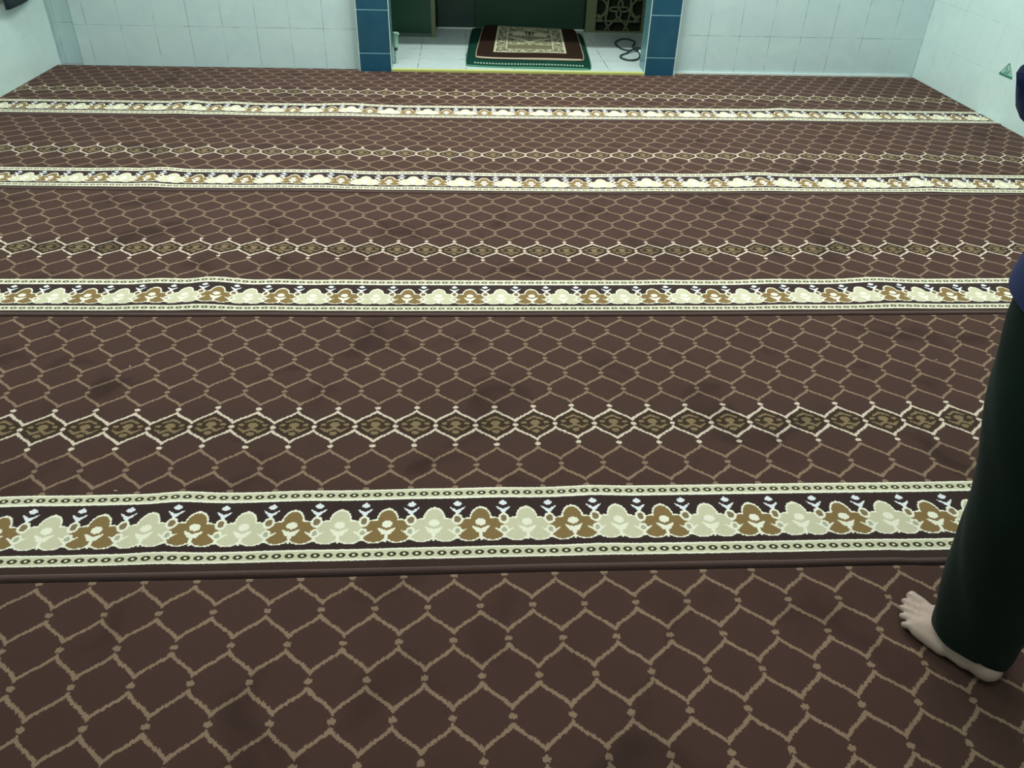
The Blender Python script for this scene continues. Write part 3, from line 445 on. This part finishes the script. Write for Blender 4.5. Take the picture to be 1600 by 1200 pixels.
local(obj('lattice', bm, M_FRAME, root, smooth=True), root)
# pipe at the left jamb
M_PIPE = plain('pale_green_pipe', (.30, .50, .40), .4)
root = empty('wall_pipe', (-.452, 5.56, AZ)); tag(root, 'thin pale green pipe with a clamp beside the left blue pillar', 'pipe')
bm = bmesh.new(); tube(bm, catmull([(-.452, 5.56, AZ), (-.453, 5.56, .06), (-.451, 5.56, .12), (-.449, 5.56, .17)], 4), .008, 10); local(obj('pipe', bm, M_PIPE, root, smooth=True), root)
bm = bmesh.new(); tube(bm, [(-.447, 5.56, .125), (-.445, 5.56, .215)], .017, 12); local(obj('clamp', bm, M_PIPE, root), root)
bm = bmesh.new(); tube(bm, [(-.445, 5.55, .205), (-.425, 5.54, .212)], .010, 10); local(obj('spout', bm, M_PIPE, root), root)
bm = bmesh.new(); tube(bm, [(-.447, 5.56, .105), (-.447, 5.56, .128)], .013, 10); local(obj('collar', bm, plain('dark_collar', (.03, .08, .07), .5), root), root)

# cable
M_CABLE = plain('black_cable', (.012, .035, .040), .45)
cz = AZ+.007
bm = bmesh.new()
loopA = [(1.300, 6.036, cz+.012), (1.233, 6.034, cz+.008), (1.176, 6.049, cz), (1.140, 6.12, cz), (1.130, 6.28, cz), (1.175, 6.40, cz), (1.235, 6.447, cz), (1.285, 6.37, cz), (1.272, 6.27, cz),
         (1.240, 6.17, cz), (1.243, 6.06, cz+.010), (1.255, 5.98, cz), (1.240, 5.87, cz), (1.203, 5.77, cz), (1.159, 5.738, cz), (1.120, 5.753, cz), (1.095, 5.82, cz), (1.112, 5.89, cz), (1.165, 5.96, cz), (1.24, 6.045, cz+.016), (1.300, 6.06, cz+.01), (1.36, 6.08, cz)]
tube(bm, catmull(loopA, 6), .0062, 8)
o = obj('looped_cable', bm, M_CABLE, smooth=True); tag(o, 'thin black cable lying in two loops on the alcove floor tiles', 'cable')
bm = bmesh.new()
for k in range(6):
    bmesh.ops.create_uvsphere(bm, u_segments=10, v_segments=8, radius=.009, matrix=Matrix.Translation((1.252+.004*(k % 2), 5.84+k*.026, cz+.014)))
obj('pale_beads', bm, plain('pale_bead', (.55, .65, .62), .4), o, smooth=True)

# ------------------------------------------------------------------ rugs
def rug_mesh(c, th, nx=28, ny=36, rnd=.10, lift=None, bulge=.02):
    """c: four corners LL, LR, UR, UL (x,y); rounded sheet with thickness, UV 0..1"""
    bm = bmesh.new(); uvl = bm.loops.layers.uv.new('rug'); top = []; bot = []
    for j in range(ny+1):
        rt = []; rb = []
        for i in range(nx+1):
            s, t = i/nx, j/ny
            a = 2*s-1; b = 2*t-1
            # soften the corners (superellipse)
            k = 1-rnd*(abs(a*b)**6)
            s2, t2 = (a*k+1)/2, (b*k+1)/2
            x = (1-t2)*((1-s2)*c[0][0]+s2*c[1][0])+t2*((1-s2)*c[3][0]+s2*c[2][0])
            y = (1-t2)*((1-s2)*c[0][1]+s2*c[1][1])+t2*((1-s2)*c[3][1]+s2*c[2][1])
            e = min(1, (1-max(abs(a), abs(b)))*10)
            z = th*(.35+.65*math.sqrt(max(0, 1-(1-e)**2)))+.0025*math.sin(7*s+3)*math.sin(5*t+1)
            if lift: z += lift(s, t)
            rt.append(bm.verts.new((x, y, z))); rb.append(bm.verts.new((x, y, (lift(s, t) if lift else 0)+.0)))
            for q_ in (rt[-1], rb[-1]): q_.index = 0
            UVR[rt[-1]] = (s, t); UVR[rb[-1]] = (s, t)
        top.append(rt); bot.append(rb)
    def F(*vs):
        f = bm.faces.new(vs)
        for lp in f.loops: lp[uvl].uv = UVR[lp.vert]
    for j in range(ny):
        for i in range(nx):
            F(top[j][i], top[j][i+1], top[j+1][i+1], top[j+1][i]); F(bot[j][i], bot[j+1][i], bot[j+1][i+1], bot[j][i+1])
    for i in range(nx):
        F(bot[0][i], bot[0][i+1], top[0][i+1], top[0][i]); F(top[ny][i], top[ny][i+1], bot[ny][i+1], bot[ny][i])
    for j in range(ny):
        F(bot[j+1][0], bot[j][0], top[j][0], top[j+1][0]); F(bot[j][nx], bot[j+1][nx], top[j+1][nx], top[j][nx])
    return bm
UVR = {}
def rug_mat_green():
    n = NT('green_rug_pile'); s, t, _ = n.xyz(n.uv('rug')); p = n.noise(200, 2, n.pos())
    edge = ((s-.5).abs() < .435)*(t > .035)*(t < .065)
    dash = n.op('SINE', s*260.0) > -.4
    c = n.mix(p, (.004, .034, .023), (.007, .052, .035)); c = n.mix(edge*dash, c, (.25, .36, .29))
    rim = (t < .012).max((s-.5).abs() > .492); c = n.mix(rim, c, (.09, .24, .16))
    n.base(c); n.set(Roughness=.9, Specular_IOR_Level=.08); n.bump(p, .4, .002); return n.m
def rug_mat_brown():
    n = NT('brown_rug_pile'); s, t, _ = n.xyz(n.uv('rug')); p = n.noise(220, 2, n.pos())
    x = (s-.5).abs()
    BR = (.022, .012, .008); PINK = (.45, .36, .28); CR = (.55, .55, .38); DK = (.022, .018, .010); OL = (.16, .16, .09)
    rim = x.max((t-.5).abs()) > .488
    # cream framed panel
    def frame(x1, t0, t1, w_, wt):
        o_ = (x < x1)*(t > t0)*(t < t1); i_ = (x < x1-w_)*(t > t0+wt)*(t < t1-wt); return o_, i_
    fo, fi = frame(.335, .13, .955, .020, .016)
    go, gi = frame(.225, .22, .88, .012, .010)
    wv = n.n.new('ShaderNodeTexVoronoi'); wv.feature = 'DISTANCE_TO_EDGE'
    cb = n.n.new('ShaderNodeCombineXYZ'); n.l.new((x*19.0).s, cb.inputs[0]); n.l.new((t*15.0).s, cb.inputs[1]); n.l.new(cb.outputs[0], wv.inputs['Vector']); wv.inputs['Scale'].default_value = 1.0
    scroll = n.noise(1.9, 1, cb.outputs[0], .5, 2.2); vine = (((scroll-.5).abs() < .035).max(V(n, wv.outputs['Distance']) < .055))
    # pointed arch and dome of the niche
    arch = (seg(x, t, .225, .60, .27, .66, .010, .010)).min(seg(x, t, .27, .66, .20, .74, .010, .010)).min(seg(x, t, .20, .74, .10, .80, .010, .008)).min(seg(x, t, .10, .80, .0, .86, .008, .010)) < 0.0
    inarch = (seg(x, t, 0, .55, 0, .66, .20, .20) < 0.0)
    body = ((x < .17)*(t > .645)*(t < .735)).max(ell(x, t, .10, .72, .06, .05) < 0.0)
    cols = (x < .055)*(n.op('SINE', x*240.0) > .2)*(t > .66)*(t < .80)
    steps = (seg(x, t, .0, .46, .24, .60, .018, .012) < 0.0).max(seg(x, t, .05, .53, .20, .58, .012, .010) < 0.0)
    c = n.mix(p, BR, (.030, .017, .011)); c = n.mix(rim, c, PINK)
    c = n.mix(fo, c, CR); c = n.mix(fi, c, n.mix(vine, DK, CR))
    c = n.mix(go, c, CR); low = gi*(t < .44)
    c = n.mix(gi, c, n.mix(vine, DK, (.35, .36, .24))); c = n.mix(low, c, n.mix(vine*(t > .36), OL, CR))
    c = n.mix(inarch*gi*(t > .44), c, n.mix(vine, (.03, .035, .02), (.42, .44, .30)))
    c = n.mix(body*gi, c, CR); c = n.mix(cols, c, DK); c = n.mix(steps*gi, c, CR); c = n.mix(arch, c, CR)
    n.base(c); n.set(Roughness=.9, Specular_IOR_Level=.08); n.bump(p, .4, .002); return n.m
root = None
bm = rug_mesh([(.000, 5.50), (.850, 5.445), (.925, 6.62), (.060, 6.78)], .016, rnd=.035)
o = obj('prayer_rug', bm, rug_mat_green(), smooth=True); o.location.z = AZ
tag(o, 'dark green rug lying underneath on the alcove tiles, showing only its border', 'rug')
bm = rug_mesh([(.066, 5.66), (.822, 5.625), (.880, 6.66), (.150, 6.765)], .018, rnd=.035)
o = obj('prayer_rug', bm, rug_mat_brown(), smooth=True); o.location.z = AZ+.0185
tag(o, 'brown prayer rug with a cream figured niche, lying on top of the green rug', 'rug')

# ------------------------------------------------------------------ sticker on the right wall
M_STK = plain('green_ink', (.03, .22, .14), .5); M_STK2 = plain('pale_green_film', (.40, .66, .58), .4)
xs = XRm-.0015
T = [Vector((xs, 4.496, .314)), Vector((xs, 4.556, .250)), Vector((xs, 4.432, .250))]
root = empty('triangle_sticker', (xs, 4.495, .25)); tag(root, 'small green triangular sticker with a mark inside, on the right tiled wall', 'sticker')
bm = bmesh.new(); vs_ = [bm.verts.new(p) for p in T]; f = bm.faces.new(vs_); r = bmesh.ops.extrude_face_region(bm, geom=[f])
for v_ in r['geom']:
    if isinstance(v_, bmesh.types.BMVert): v_.co.x += .0012
local(obj('film', bm, M_STK2, root), root)
bm = bmesh.new(); tube(bm, [p-Vector((.001, 0, 0)) for p in T], .0042, 4, closed=True, flat=.3, up=Vector((1, 0, 0)))
tube(bm, [T[1]-Vector((.001, 0, 0)), T[2]-Vector((.001, 0, 0))], .006, 4, flat=.3, up=Vector((1, 0, 0)))
local(obj('outline', bm, M_STK, root), root)
bm = bmesh.new()
for a, b in (((4.513, .262), (4.503, .292)), ((4.503, .292), (4.489, .264)), ((4.483, .262), (4.480, .284)), ((4.520, .262), (4.480, .262)), ((4.470, .262), (4.473, .278))):
    tube(bm, [(xs-.001, a[0], a[1]), (xs-.001, b[0], b[1])], .0022, 4, flat=.4, up=Vector((1, 0, 0)))
local(obj('mark', bm, M_STK, root), root)

# ------------------------------------------------------------------ jacket hanging on the left wall
def cloth_mat(name, a, b, sc=6, rough=.9):
    n = NT(name); p = n.noise(sc, 3, n.pos()); fz = n.noise(400, 1, n.pos()); n.base(n.mix(p, a, b)); n.set(Roughness=rough, Specular_IOR_Level=.15, Sheen_Weight=.05); n.bump(fz, .3, .001); return n.m
M_JKT = cloth_mat('slate_cloth', (.020, .045, .055), (.032, .062, .072))
root = empty('hanging_jacket', (-2.55, 5.1, .39)); tag(root, 'dark slate jacket hanging on the left wall near the corner, only its hem in view', 'jacket')
rings = []
for k in range(13):
    z = .440+k*.072; wd = .21-.03*math.sin(k/12*3)+(.0 if k < 10 else -.05*(k-9)); ring = []
    for a in range(28):
        an = 2*math.pi*a/28; f_ = 1+.10*math.sin(5*an+k*.3)
        ring.append(Vector((-2.528+.040*math.cos(an)*f_, 5.14-wd*math.sin(an), z-(.12*wd*math.sin(an) if k == 0 else 0)+.0)))
    rings.append(ring)
bm = bmesh.new(); loft(bm, rings, cap=True); local(obj('jacket_body', bm, M_JKT, root, smooth=True), root)
for sy in (-1, 1):
    bm = bmesh.new(); tube(bm, catmull([(-2.525, 5.12+sy*.10, 1.27), (-2.515, 5.12+sy*.20, 1.10), (-2.515, 5.12+sy*.21, .85), (-2.515, 5.12+sy*.20, .66)], 5), .042, 12); local(obj('sleeve', bm, M_JKT, root, smooth=True), root)
bm = bmesh.new(); tube(bm, [(-2.525, 5.12+.06*math.cos(a*math.pi/8), 1.32+.02*math.sin(a*math.pi/8)) for a in range(16)], .014, 8, closed=True); local(obj('collar', bm, M_JKT, root, smooth=True), root)
bm = bmesh.new(); tube(bm, [(-2.582, 5.12, 1.37), (-2.53, 5.12, 1.36), (-2.52, 5.12, 1.385)], .005, 8)
o = obj('wall_hook', bm, plain('hook_metal', (.4, .4, .4), .3, metal=1), smooth=True); tag(o, 'metal hook on the left wall carrying the dark jacket', 'hook')

# ------------------------------------------------------------------ lint
def lint(x, y, z, label, a):
    bm = bmesh.new(); d = Vector((math.cos(a), math.sin(a), 0))*.0035
    tube(bm, catmull([Vector((x, y, z))-d, Vector((x, y, z+.001)), Vector((x, y, z))+d], 3), .0009, 6)
    o = obj('lint_speck', bm, plain('lint', (.85, .85, .8), .8)); tag(o, label, 'lint', 'white lint specks on the carpet')
lint(-0.9559, 1.9359, 0.0112, 'white lint speck on the carpet left of centre, between honeycomb rows', 1.5)
lint(1.4196, 1.9443, 0.0112, 'white lint speck on the carpet close to the trousered leg', 0.2)
lint(-0.8123, 1.4114, 0.0112, 'white lint speck just above the nearest flowered border', 0.1)

# ------------------------------------------------------------------ person
SK = NT('skin'); pn = SK.noise(9, 3, SK.pos()); SK.base(SK.mix(pn, (.45, .33, .285), (.52, .385, .33))); SK.set(Roughness=.5, Specular_IOR_Level=.35, Subsurface_Weight=.08)
SK.b.inputs['Subsurface Radius'].default_value = (.012, .005, .003)
M_SKIN = SK.m
M_TRS = cloth_mat('dark_green_cloth', (.0035, .011, .0075), (.005, .016, .011), 5)
M_SHIRT = cloth_mat('navy_cloth', (.012, .022, .095), (.020, .032, .13), 5)
M_HAIR = cloth_mat('dark_hair', (.008, .006, .005), (.02, .014, .01), 40, .5)
FW = Vector((-.46, .888, 0)).normalized(); RT = Vector((FW.y, -FW.x, 0)); UP = Vector((0, 0, 1))
def cap(bm, a, b, ra, rb, n=16):
    a, b = Vector(a), Vector(b); L = (b-a).length; t = (b-a).normalized()
    s = t.cross(UP) if abs(t.z) < .95 else t.cross(Vector((0, 1, 0))); s.normalize(); q_ = s.cross(t).normalized()
    rings = []
    for k in range(6):
        f_ = -math.pi/2+math.pi/2*k/5*.98+.02; rings.append((a+t*ra*math.sin(f_), ra*math.cos(f_)))
    for k in range(6):
        f_ = math.pi/2*k/5*.98; rings.append((b+t*rb*math.sin(f_), rb*math.cos(f_)))
    loft(bm, [[p+s*r*math.cos(2*math.pi*i/n)+q_*r*math.sin(2*math.pi*i/n) for i in range(n)] for p, r in rings], cap=True)
def ball(bm, c, rx, ry, rz):                 # axes: right, forward, up
    c = Vector(c); r = bmesh.ops.create_uvsphere(bm, u_segments=20, v_segments=14, radius=1.0)
    for v_ in r['verts']: v_.co = c+RT*v_.co.x*rx+FW*v_.co.y*ry+UP*v_.co.z*rz
HEEL = Vector((.972, .838, 0)); CZ = .0118
def ft(H_, r, f, z): return H_+RT*r+FW*f+UP*(z+CZ)
def foot(bm, H_, side, lift=0.0):            # side=+1: big toe towards +RT (left foot)
    q_ = lambda r, f, z: ft(H_, r*side, f, z)
    cap(bm, q_(0, .028, .026), q_(-.002, .075, .024), .027, .026)
    cap(bm, q_(-.012, .06, .018), q_(-.022, .155, .015), .019, .016)      # outer edge
    cap(bm, q_(.010, .08, .030), q_(.018, .165, .019), .028, .019)        # instep to ball
    cap(bm, q_(-.002, .09, .028), q_(0, .160, .016), .027, .017)
    cap(bm, q_(.002, .075, .045), q_(.006, .125, .030), .026, .020)
    cap(bm, q_(.034, .155, .017), q_(-.030, .140, .013), .018, .014)      # ball across
    cap(bm, q_(-.024, .10, .014), q_(-.031, .150, .0125), .016, .0135); cap(bm, q_(-.010, .10, .024), q_(-.012, .150, .018), .022, .016)
    toes = [(.031, .165, .036, .214, .0125, .0120), (.012, .168, .013, .213, .0085, .0082), (-.003, .163, -.006, .205, .0080, .0076),
            (-.017, .156, -.023, .192, .0078, .0072), (-.030, .146, -.038, .176, .0078, .0072)]
    for a, b, c_, d, r0, r1 in toes:
        m = ((a+c_)/2, (b+d)/2)
        cap(bm, q_(a, b-.01, .014), q_(m[0], m[1], .0155), r0*.95, r0*.92, 12)
        cap(bm, q_(m[0], m[1], .0155), q_(c_, d-.003, .0095), r0*.92, r1, 12)
    return q_(0, .045, .075)
def hand(bm, wrist, d, side_v, up_v, sgn):
    wrist = Vector(wrist)
    for k in range(4): cap(bm, wrist+side_v*(k-1.5)*.012, wrist+d*.085+side_v*(k-1.5)*.019, .014, .0115, 10)
    for k, L in enumerate((.068, .076, .070, .055)):
        a = wrist+d*.088+side_v*(k-1.5)*.0195; b = a+d*L*.45-up_v*.006; c_ = b+d*L*.30-up_v*.014; e = c_+d*L*.18-up_v*.014
        cap(bm, a, b, .0095, .0088, 10); cap(bm, b, c_, .0088, .008, 10); cap(bm, c_, e, .008, .0072, 10)
    a = wrist+d*.022+side_v*sgn*.022; b = a+d*.035+side_v*sgn*.026-up_v*.008; c_ = b+d*.032+side_v*sgn*.008-up_v*.006
    cap(bm, a, b, .0135, .0115, 10); cap(bm, b, c_, .0115, .0095, 10)
PEL = Vector((1.013, .985, .80))
hipL = PEL-RT*.088; hipR = PEL+RT*.088
kneeL = Vector((.930, .915, .44)); ankL = ft(HEEL, 0, .045, .070)
HEELR = HEEL+RT*.21-FW*.27; HEELR.z = 0
kneeR = Vector((1.17, .86, .43)); ankR = ft(HEELR, 0, .045, .075)
SHL = PEL-RT*.165+UP*.49+FW*.01; SHR = PEL+RT*.165+UP*.49+FW*.01
ELL = Vector((.672, .890, 1.068)); WRL = ELL+Vector((.205, .10, .015))
ELR = SHR+RT*.07-FW*.06-UP*.27; WRR = ELR+FW*.15-UP*.17-RT*.02
bm = bmesh.new()
foot(bm, HEEL, 1); foot(bm, HEELR, -1)
for hp, kn, an in ((hipL, kneeL, ankL), (hipR, kneeR, ankR)):
    cap(bm, hp, kn, .074, .048); cap(bm, kn, kn+(an-kn)*.35-FW*.006, .047, .045); cap(bm, kn+(an-kn)*.3-FW*.005, an, .045, .031)
    cap(bm, an, an-UP*.04, .032, .030)
ball(bm, PEL+UP*.04, .150, .105, .12); ball(bm, PEL+UP*.18, .125, .09, .15); ball(bm, PEL+UP*.34, .145, .10, .16); ball(bm, PEL+UP*.45, .155, .085, .09)
cap(bm, SHL, SHR, .050, .050)
NB = PEL+UP*.50; cap(bm, NB, NB+UP*.10+FW*.015, .052, .047)
HD = NB+UP*.205+FW*.03
ball(bm, HD+UP*.02-FW*.008, .074, .092, .092); ball(bm, HD-UP*.045+FW*.018, .055, .065, .062)
cap(bm, HD+FW*.082+UP*.012, HD+FW*.102-UP*.018, .008, .012); ball(bm, HD+FW*.080-UP*.052, .022, .010, .005); ball(bm, HD+FW*.080-UP*.062, .019, .010, .006)
for s_ in (-1, 1):
    ball(bm, HD+RT*.074*s_-UP*.005, .008, .018, .030); ball(bm, HD+RT*.030*s_+FW*.072+UP*.012, .014, .010, .010)
for sh, el, wr in ((SHL, ELL, WRL), (SHR, ELR, WRR)):
    cap(bm, sh, el, .046, .036); cap(bm, el, wr, .037, .025)
hand(bm, WRL, (WRL-ELL).normalized(), UP, FW, 1)
hand(bm, WRR, (WRR-ELR).normalized(), FW, RT, 1)
root = empty('person', (HEEL.x, HEEL.y, CZ))
tag(root, 'person in dark green trousers and navy top walking away barefoot at the right edge', 'person')
o = local(obj('body', bm, M_SKIN, root, smooth=True), root)
md = o.modifiers.new('r', 'REMESH'); md.mode = 'VOXEL'; md.voxel_size = .0032; md.use_smooth_shade = True
md = o.modifiers.new('s', 'SMOOTH'); md.factor = .6; md.iterations = 4
# toenails
M_NAIL = plain('nail', (.55, .40, .34), .3)
for r_, f_, z_, w_ in ((.036, .2125, .0195, .0078), (.013, .2105, .0160, .0048), (-.006, .2020, .0155, .0043), (-.023, .1895, .0150, .0040), (-.038, .1735, .0150, .0040)):
    bm = bmesh.new(); ball(bm, ft(HEEL, r_, f_, z_-.0015), w_, w_*.9, .0022); local(obj('toenail', bm, M_NAIL, root, smooth=True), root)
for s_ in (-1, 1):
    bm = bmesh.new(); ball(bm, HD+RT*.030*s_+FW*.078+UP*.012, .010, .008, .007); local(obj('eye', bm, plain('eye_white', (.75, .73, .7), .2), root, smooth=True), root)
bm = bmesh.new(); ball(bm, HD+UP*.035-FW*.018, .081, .092, .090); ball(bm, HD-FW*.045-UP*.02, .066, .055, .07); local(obj('hair', bm, M_HAIR, root, smooth=True), root)
def leg_rings(pts, seed):
    rings = []; n = 48
    for i, (c, rx, ry) in enumerate(pts):
        c = Vector(c); ring = []
        for k in range(n):
            a = 2*math.pi*k/n
            f_ = 1+.030*math.sin(3*a+seed+i*.25)+.022*math.sin(5*a-seed*2+i*.5)+.010*math.sin(9*a+i*1.1)
            ring.append(c+RT*math.cos(a)*rx*f_+FW*math.sin(a)*ry*f_)
        rings.append(ring)
    return rings
def dense(pts, n=5):
    P7 = [Vector((*p[0], 0)) for p in pts]; out_ = []
    cs = catmull([tuple(p[0]) for p in pts], n); rr = catmull([(p[1], p[2], 0) for p in pts], n)
    return [(c, r.x, r.y) for c, r in zip(cs, rr)]
bm = bmesh.new()
for seed, dv in ((.4, Vector((0, 0, 0))), (2.1, None)):
    if dv is not None:
        hc = HEEL+FW*.078+RT*.022
        pts = [(hc+UP*.052, .064, .076), (Vector((.954, .919, .10)), .067, .078), (Vector((.946, .918, .20)), .075, .084), (Vector((.930, .915, .32)), .083, .086),
               (Vector((.925, .910, .45)), .100, .100), (Vector((.925, .925, .58)), .118, .118), (Vector((.935, .945, .70)), .122, .130), (Vector((.945, .955, .80)), .105, .130)]
    else:
        hc = HEELR+FW*.075; ax = lambda t_: hc.lerp(Vector((hipR.x, hipR.y, 0)), t_)
        pts = [(hc+UP*.05, .070, .090), (ankR.lerp(kneeR, .12), .070, .084), (ankR.lerp(kneeR, .55), .080, .086), (kneeR.copy(), .096, .098), (kneeR.lerp(hipR, .5), .115, .12), (hipR-UP*.02, .115, .13), (hipR+UP*.03, .10, .13)]
    rings = leg_rings(dense(pts), seed)
    for p in rings[0]:
        fr = (p-hc).dot(FW); sd_ = (p-hc).dot(RT); p.z += .010*max(0, (fr-.078)/.1)+.006*max(0, -sd_/.1)
    loft(bm, rings)
pts = [(PEL-UP*.06, .170, .135), (PEL+UP*.05, .165, .135), (PEL+UP*.14, .150, .125)]
loft(bm, leg_rings(dense(pts), 1.0))
o = local(obj('trousers', bm, M_TRS, root, smooth=True), root); md = o.modifiers.new('t', 'SOLIDIFY'); md.thickness = .003; md.offset = -1
bm = bmesh.new()
pts = [(PEL-UP*.065, .222, .178), (PEL+UP*.04, .208, .168), (PEL+UP*.20, .172, .145), (PEL+UP*.36, .182, .138), (PEL+UP*.46, .175, .115), (PEL+UP*.525, .095, .075), (PEL+UP*.54, .068, .062)]
loft(bm, leg_rings(dense(pts), 3.0))
for sh, el, wr in ((SHL, ELL, WRL), (SHR, ELR, WRR)):
    cs = catmull([sh, sh+(el-sh)*.5, el, el+(wr-el)*.5, wr-(wr-el)*.1], 6)
    n_ = len(cs); tube(bm, cs, [.060-.016*i/n_+.003*math.sin(i*1.9) for i in range(n_)], 20)
o = local(obj('shirt', bm, M_SHIRT, root, smooth=True), root)

# ------------------------------------------------------------------ ceiling tube lights
def lamp_mat():
    m = bpy.data.materials.new('tube_glow'); m.use_nodes = True; nt = m.node_tree; nt.nodes.clear()
    e = nt.nodes.new('ShaderNodeEmission'); e.inputs[0].default_value = (*LAMP_COL, 1); e.inputs[1].default_value = 3; o = nt.nodes.new('ShaderNodeOutputMaterial'); nt.links.new(e.outputs[0], o.inputs[0]); return m
M_GLOW = lamp_mat(); M_HOUS = plain('lamp_housing', (.8, .8, .8), .4)
where = ['nearest the alcove', 'over the left half of the hall', 'over the right half of the hall', 'nearest the viewer']
for ((lx, ly), rz, watt), wh in zip(LAMPS, where):
    root = empty('ceiling_light', (lx, ly, ZC)); root.rotation_euler.z = rz; tag(root, 'ceiling tube light '+wh, 'ceiling light', 'ceiling tube lights')
    obj('housing', nbox(-.62, .62, -.05, .05, -.045, 0), M_HOUS, root)
    bm = bmesh.new(); tube(bm, [(-.58, 0, -.062), (.58, 0, -.062)], .014, 12); obj('tube', bm, M_GLOW, root, smooth=True)
    ld = bpy.data.lights.new('tube_light', 'AREA'); ld.shape = 'RECTANGLE'; ld.size = 1.16; ld.size_y = .05; ld.energy = watt; ld.color = LAMP_COL
    lo = bpy.data.objects.new('tube_light', ld); col.objects.link(lo); lo.parent = root; lo.location = (0, 0, -.082)
